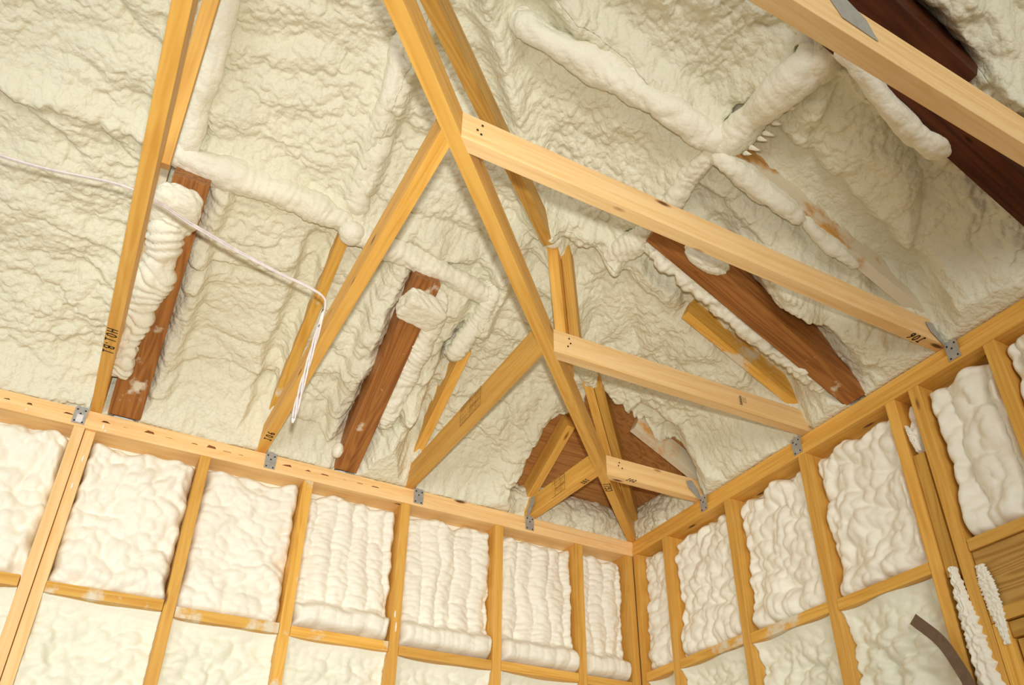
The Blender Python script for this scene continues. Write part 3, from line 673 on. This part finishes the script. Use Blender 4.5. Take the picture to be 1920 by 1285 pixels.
# foam plugging the eaves behind the plates at the bare corner
def eave(side, a0, a1, label, seed):
    n = int(abs(a1 - a0) / .17); A, Z = np.meshgrid(np.linspace(a0, a1, n), np.linspace(2.6, 13.2, 60), indexing='ij')
    y = 2.6 - 1.9 * np.sin(np.clip((Z - 2.6) / 9, 0, 1) * math.pi) ** .6 + .8 * np.clip((Z - 7) / 5, 0, 1) ** 2 * 3
    y -= (domes(A / 1.8, Z / 1.5, seed) - .5) * 1.0 + (domes(A / .7, Z / .6, seed + 1) - .5) * .35 + perlin(A * .2, Z * .2, seed) * .9
    y = np.clip(y, -1.2, 4.6)
    P = np.stack([A, y, Z], -1) if side == 'l' else np.stack([y, A, Z], -1)
    if side == 'r': P = P[::-1].copy()
    back = P.copy(); back[..., 1 if side == 'l' else 0] = 4.9
    P[..., 2] = np.minimum(P[..., 2], DECK - .5 * (y if True else 0) - .1)
    back[..., 2] = np.minimum(back[..., 2], DECK - 2.6)
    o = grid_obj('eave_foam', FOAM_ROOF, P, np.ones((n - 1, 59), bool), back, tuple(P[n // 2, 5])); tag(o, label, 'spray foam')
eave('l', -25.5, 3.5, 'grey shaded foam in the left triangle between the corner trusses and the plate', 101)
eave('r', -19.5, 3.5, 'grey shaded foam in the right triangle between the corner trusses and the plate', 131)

# ------------------------------------------------------------------ wall foam
def wall_foam(side, a0, a1, z0, z1, style, seed, label, step=.17, mat=None):
    """a0 > a1 along the wall; z0 bottom z1 top"""
    n = int(abs(a1 - a0) / step) + 1; m = int((z1 - z0) / step) + 1
    s = np.linspace(0, 1, n); t = np.linspace(0, 1, m)
    Sx, T = np.meshgrid(s, t, indexing='ij')
    A = a0 + (a1 - a0) * Sx; Z = z0 + (z1 - z0) * T
    w = abs(a1 - a0)
    wa = perlin(A * .16, Z * .16, seed) * 1.6; wz = perlin(A * .16 + 7, Z * .16, seed + 1) * 1.6
    es = np.minimum(Sx, 1 - Sx) * w; et = (1 - T) * (z1 - z0); eb = T * (z1 - z0)
    jag = perlin(Z * .45, A * .05, seed + 2) * .5
    if style == 'low':      # lower bays: flat, creeping up on to the studs
        d = 2.5 - .9 * np.exp(-es / 1.6) + .0 * A
        d -= 1.2 * np.exp(-et / 1.2)
        hh = (domes((A + wa) / 3.0, (Z + wz) / 2.4, seed + 3, 12) - .65) * 1.9 * sstep(0, 2.5, es) * sstep(1, 5, et)
        hh += (domes(A / 1.3 + wa * .3, Z / 1.1 + wz * .3, seed + 4, 14) - .7) * .75 * sstep(0, 2, et) + perlin(A * .13, Z * .13, seed + 5) * .9
        if side == 'r': hh = hh * 1.25 + .2
        d = d - hh
    else:
        rnd = lambda e, r: np.sqrt(np.clip(1 - (1 - np.clip(e / r, 0, 1)) ** 2, 0, 1))
        prof = rnd(es + jag * .8 + .15, 1.1) * rnd(et - .7 + perlin(A * .3, Z * 0, seed + 6) * 1.1, 1.3) * (rnd(eb, .7) * .6 + .4)
        if style == 'stripe':        # vertical spray passes
            hh = (np.abs(np.sin((A * .95 + wa * .5) * 1.15)) ** .7 - .6) * .55
            hh += (domes(A / 1.6 + wa * .3, Z / .7 + wz * .3, seed + 3, 12) - .7) * .5 + perlin(A * .2, Z * .1, seed + 5) * .7
            bulge = 3.5
        elif style == 'lump':
            hh = (domes((A + wa) / 2.9, (Z + wz) / 2.6, seed + 3, 13) - .65) * 1.6 + (domes(A / 1.3 + wa * .25, Z / 1.6 + wz * .25, seed + 4, 14) - .7) * .85 + perlin(A * .13, Z * .13, seed + 5) * .9
            bulge = 3.3
        elif style == 'column':      # swollen columns on the right wall
            hh = (np.abs(np.sin((A + wa * .8) * .72)) ** .7 - .5) * 1.3 + (domes(A / 2.4 + wa * .3, Z / 3.0 + wz * .3, seed + 3, 14) - .6) * 1.5
            hh += (domes(A / 1.1, Z / 1.0, seed + 4, 6) - .6) * .4
            bulge = 3.2
        else:                        # soft
            hh = (domes((A + wa * 1.3) / 3.4, (Z + wz * 1.3) / 2.8, seed + 3) - .6) * 1.3 + (domes(A / 1.4 + wa * .3, Z / 1.1 + wz * .3, seed + 4, 14) - .7) * .6
            hh += perlin(A * .15, Z * .15, seed + 5) * .7
            bulge = 3.3
        if side == 'l' and style == 'stripe' and w < 15.5:
            # fat roll along the bottom of the bay
            rl = np.exp(-((eb - 1.9 - .4 * perlin(A * .3, A * 0, seed + 9)) / 1.75) ** 4)
            hh = hh * (1 - .6 * rl) + rl * (2.1 + .25 * np.abs(np.sin(A * 1.3)) ** .5)
        elif style in ('soft', 'lump', 'column'):
            rl = np.exp(-((eb - 1.9) / 1.9) ** 2)
            hh += rl * (domes(A / 3.6, Z * 0 + .5, seed + 8) - .1) * .9
        d = 3.9 - prof * (bulge - .8 + hh)
    d = np.clip(d, -1.7, 5.2)
    sw = perlin(A * .8, Z * .8, seed + 12) * .18
    if side == 'l': P = np.stack([A + sw * prof_edge(es), d, Z], -1)
    else: P = np.stack([d, A + sw * prof_edge(es), Z], -1)
    back = P.copy(); back[..., 1 if side == 'l' else 0] = 5.4
    o = grid_obj('wall_foam', mat or (FOAM_LOW if style == 'low' else FOAM_WALL), P if side == 'l' else P, np.ones((n - 1, m - 1), bool), back, tuple(P[n // 2, m // 2]))
    return tag(o, label, 'spray foam', 'spray foam between the wall studs')
def prof_edge(e): return sstep(0, 1.2, e)
bayname = ['narrow bay beside the corner', 'second bay left of the corner', 'third bay left of the corner', 'fourth bay left of the corner', 'fifth bay left of the corner', 'bay right of the close pair of studs', 'bay at the far left end']
styl = ['stripe', 'stripe', 'stripe', 'stripe', 'soft', 'lump', 'lump']
for i, (a, b) in enumerate(edges):
    wall_foam('l', a + .02, b - .02, LBZ[i] + .03, -.05, styl[i], 200 + 13 * i, f'upper foam pillow, {bayname[i]}, left wall')
    wall_foam('l', a + .02, b - .02, -62 if i else -50, LBZ[i] - 1.5, 'low', 300 + 13 * i, f'lower foam below blocking, {bayname[i]}, left wall', step=.22)
rname = ['narrow bay beside the corner', 'second bay right of the corner', 'third bay right of the corner', 'bay left of the stud pack']
rst = ['soft', 'lump', 'lump', 'lump']
for i, (a, b) in enumerate(redges):
    wall_foam('r', a + .02, b - .02, [-21.3, -21.4, -21.8, -22.0][i] + .03, -.05, rst[i], 400 + 13 * i, f'upper foam pillow in the {rname[i]}, right wall')
    wall_foam('r', a + .02, b - .02, -58, [-21.3, -21.4, -21.8, -22.0][i] - 1.5, 'low', 500 + 13 * i, f'lower foam below the blocking in the {rname[i]}, right wall', step=.22)
wall_foam('r', -62.4, -71.45, -21.2, -.05, 'column', 611, 'swollen foam columns above the window header on the right wall')
wall_foam('r', -73.05, -87.4, -21.2, -.05, 'column', 631, 'foam between the cripple studs at the right end above the window header')
wall_foam('r', -89.05, -102, -21.2, -.05, 'column', 671, 'foam at the far right end of the wall above the window header')
stud(RIGHT, -102.1, -103.6, 'last cripple stud above the window header, out at the right', PINE, z0=-21.2)
wall_foam('r', -103.65, -118, -21.2, -.05, 'column', 691, 'foam beyond the last cripple stud above the window header')
wall_foam('r', -58.65, -60.7, -8.5, -.05, 'soft', 651, 'thin foam strip squeezed between two studs left of the window header')

# torn foam smear running down between the studs by the window
def smear(label, pts, wid, dep, seed):
    P0 = tube_pts(pts, 160); n = len(P0); m = 26
    t = np.linspace(-1, 1, m); T, I = np.meshgrid(t, np.arange(n))
    ww = np.interp(np.arange(n) / (n - 1), np.linspace(0, 1, len(wid)), wid)
    edge = ww[:, None] * (1 + .35 * perlin(I * .22, np.sign(T) * 3, seed))
    Y = P0[:, 1][:, None] + T * edge; Zz = P0[:, 2][:, None] + 0 * T
    X = P0[:, 0][:, None] - dep * np.clip(1 - T ** 4, 0, 1) * (1 + .6 * perlin(I * .18, T * 2.5, seed + 1)) - .12 * domes(I * .3, T * 4, seed)
    P = np.stack([X, Y, Zz], -1); back = P.copy(); back[..., 0] = P0[:, 0][:, None] + .02
    o = grid_obj('foam_smear', FOAM_WALL, P, np.ones((n - 1, m - 1), bool), back, tuple(P[0, 0])); return tag(o, label, 'spray foam', 'torn foam smears beside the window')
smear('rough white foam smear running down the stud pack below the header end', [(-.02, -60.0, -23.8), (-.02, -60.1, -30), (-.02, -60.4, -37), (-.02, -60.8, -50)], [.4, 1.0, 1.3, 1.5], .6, 5)
smear('thin scraped foam patch on the trimmer stud beside the header plank', [(-.02, -63.1, -24.6), (-.02, -63.3, -28), (-.02, -63.5, -33.5)], [.5, .9, .8, .3], .22, 9)
smear('small foam crumb strip between two studs under the right plate', [(.2, -59.2, -4.5), (.2, -59.6, -6.5), (.2, -59.9, -8.5)], [.15, .5, .3], .3, 15)

# ------------------------------------------------------------------ steel ties, strap, cable
def tie(side, a, sgn, label, chord_a, sheet=False):
    """hurricane tie: plate on the wall plates, twisted flange up the truss side. a: centre along the wall"""
    f = (lambda al, dp, z: (al, dp, z)) if side == 'l' else (lambda al, dp, z: (dp, al, z))
    nrm = (0, -1, 0) if side == 'l' else (-1, 0, 0); fn = (sgn, 0, 0) if side == 'l' else (0, sgn, 0)
    r = empty('steel_tie', f(a, -.05, 1.5)); tag(r, label, 'metal bracket', 'steel ties')
    w_ = .82
    quadmesh('tie_plate', STEEL, [[f(a - w_, -.04, .35), f(a + w_, -.04, .35), f(a + w_, -.04, 2.7), f(a + w_ * .8, -.04, 3.0), f(a - w_ * .8, -.04, 3.0), f(a - w_, -.04, 2.7)]], r, .06, nrm)
    c = chord_a + sgn * .82
    quadmesh('tie_flange', STEEL, [[f(c, -.1, 2.6), f(c, -.9, 3.2), f(c, -2.2, 4.3), f(c, -2.6, 5.6), f(c, -1.4, 5.9), f(c, -.3, 4.4), f(c, .1, 3.2)]], r, .05, fn)
    pts = [f(a + dx, -.11, z) for dx, z in ((-.5, .7), (.5, .6), (0, 1.9), (-.5, 2.5), (.52, 2.45))]
    nails(pts, nrm, r, .13)
    return r
tie('l', -92.2, -1, 'shiny steel tie with a barcode sticker under the H01 truss', -90.5)
t0 = bpy.data.objects['steel_tie']
quadmesh('sticker', PAPER, [[(-92.55, -.125, .55), (-91.75, -.125, .55), (-91.75, -.125, 1.75), (-92.55, -.125, 1.75)]], t0, .01, (0, -1, 0))
tie('l', -66.0, 1, 'steel tie under the cable truss on the left wall', -67.6)
tie('l', -42.0, 1, 'steel tie under the stamped truss on the left wall', -43.6)
tie('l', -21.4, -1, 'steel tie under the small J02 truss on the left wall', -21.0)
tie('r', -20.5, -1, 'steel tie under the small J02 truss on the right wall', -19.0)
tie('r', -41.7, 1, 'steel tie beside the middle truss on the right wall', -43.5)
tie('r', -68.0, -1, 'weathered steel tie under the J06 truss on the right wall', -66.5)

# curved strap
cl = tube_pts([(-1.6, -54.4, -28.3), (-1.5, -56.9, -31.4), (-1.3, -58.0, -34.1), (-1.0, -58.7, -37.0), (-.5, -59.0, -41), (-.03, -59.1, -46)], 50)
bm = bmesh.new(); prev = None
for i, p in enumerate(cl):
    tt = cl[min(i + 1, 49)] - cl[max(i - 1, 0)]; tt /= np.linalg.norm(tt)
    sdv = np.cross(tt, [1, 0, 0]); sdv /= np.linalg.norm(sdv)
    hw = .68
    if i == 0: sdv = np.array([0, .93, -.0]) * 1.0; sdv = np.cross(tt, [1, 0, 0]) / 1.0
    ring = [bm.verts.new(Vector((p + sdv * hw * a_ + np.array([b_2, 0, 0])) - cl[0]) * S) for a_, b_2 in ((-1, 0), (1, 0), (1, .05), (-1, .05))]
    if prev:
        for k in range(4): bm.faces.new((prev[k], prev[(k + 1) % 4], ring[(k + 1) % 4], ring[k]))
    else: bm.faces.new(ring)
    prev = ring
bm.faces.new(prev[::-1]); bmesh.ops.recalc_face_normals(bm, faces=bm.faces)
me = bpy.data.meshes.new('steel_strap'); bm.to_mesh(me); bm.free()
tag(link('steel_strap', me, RUST, Matrix.Translation(Vector(cl[0]) * S)), 'curved brown steel strap springing away from the studs by the window', 'metal strap')

def cable(name, pts, r, parent=None, side=10, n=120):
    P = tube_pts(pts, n); T = np.gradient(P, axis=0); T /= np.linalg.norm(T, axis=1)[:, None]
    X = np.cross(T, [.3, .2, 1.0]); X /= np.linalg.norm(X, axis=1)[:, None]; Y = np.cross(X, T)
    a = np.linspace(0, 2 * math.pi, side, endpoint=False)
    V = P[:, None] + r * (np.cos(a)[None, :, None] * X[:, None] + np.sin(a)[None, :, None] * Y[:, None])
    idx = np.arange(n * side).reshape(n, side); nx = np.roll(idx, -1, 1)
    F = np.stack([idx[:-1], idx[1:], nx[1:], nx[:-1]], -1).reshape(-1, 4)
    me = arr_mesh(name, V.reshape(-1, 3) - P[0], F); return link(name, me, WIRE, Matrix.Translation(Vector(P[0]) * S), parent)
cr = empty('white_cable', (-68.45, -33.2, 6.5)); tag(cr, 'white electrical cable strung from the left and hanging in a twisted bundle', 'cable')
for k in (0, 1):
    e = .16 * k
    cable('cable_run', [(-125, -36 - e, 10.5), (-104, -37.2 - e, 8.7), (-92.5, -38.8 - e, 8.85), (-85.2, -38.0 - e, 7.4 + e), (-80.3, -36.6 - e, 7.2 + e), (-75.1, -35.4, 7.1 + e), (-70.9, -35.0, 6.7 + e), (-69.0, -34.4, 6.4), (-68.5, -33.2, 5.6 - e)], .13, cr, n=220)
bot = []
for k in range(4):
    pts = []; ph = k * math.pi / 2
    for j in range(15):
        t = j / 14; z = 5.6 - t * 13.4; rr = .07 + .2 * math.sin(math.pi * min(1, t * 1.0)) * (.7 + .3 * math.cos(6 * t)) + .12 * t
        y = -33.1 + 4.3 * (1 - (1 - t) ** 1.6); x = -68.55 - .5 * t
        pts.append((x + rr * math.cos(ph + 7 * t), y + rr * math.sin(ph + 7 * t), z))
    cable('cable_bundle', pts, .12, cr)
    bot.append(pts[-1])
for a_, b_3 in ((0, 2), (1, 3)):
    p0, p1 = bot[a_], bot[b_3]; mid = ((p0[0] + p1[0]) / 2, (p0[1] + p1[1]) / 2 + .1, p0[2] - .45)
    cable('cable_loop', [p0, mid, p1], .12, cr, n=24)
for z in (5.5, 3.6):
    board('staple', NAIL, (-68.75, -33.5 + (5.5 - z) * .35, z), (-68.75, -32.8 + (5.5 - z) * .35, z), .07, .12, parent=cr, bev=.01)

for o in list(bpy.data.objects):
    if '_m' in o: del o['_m']
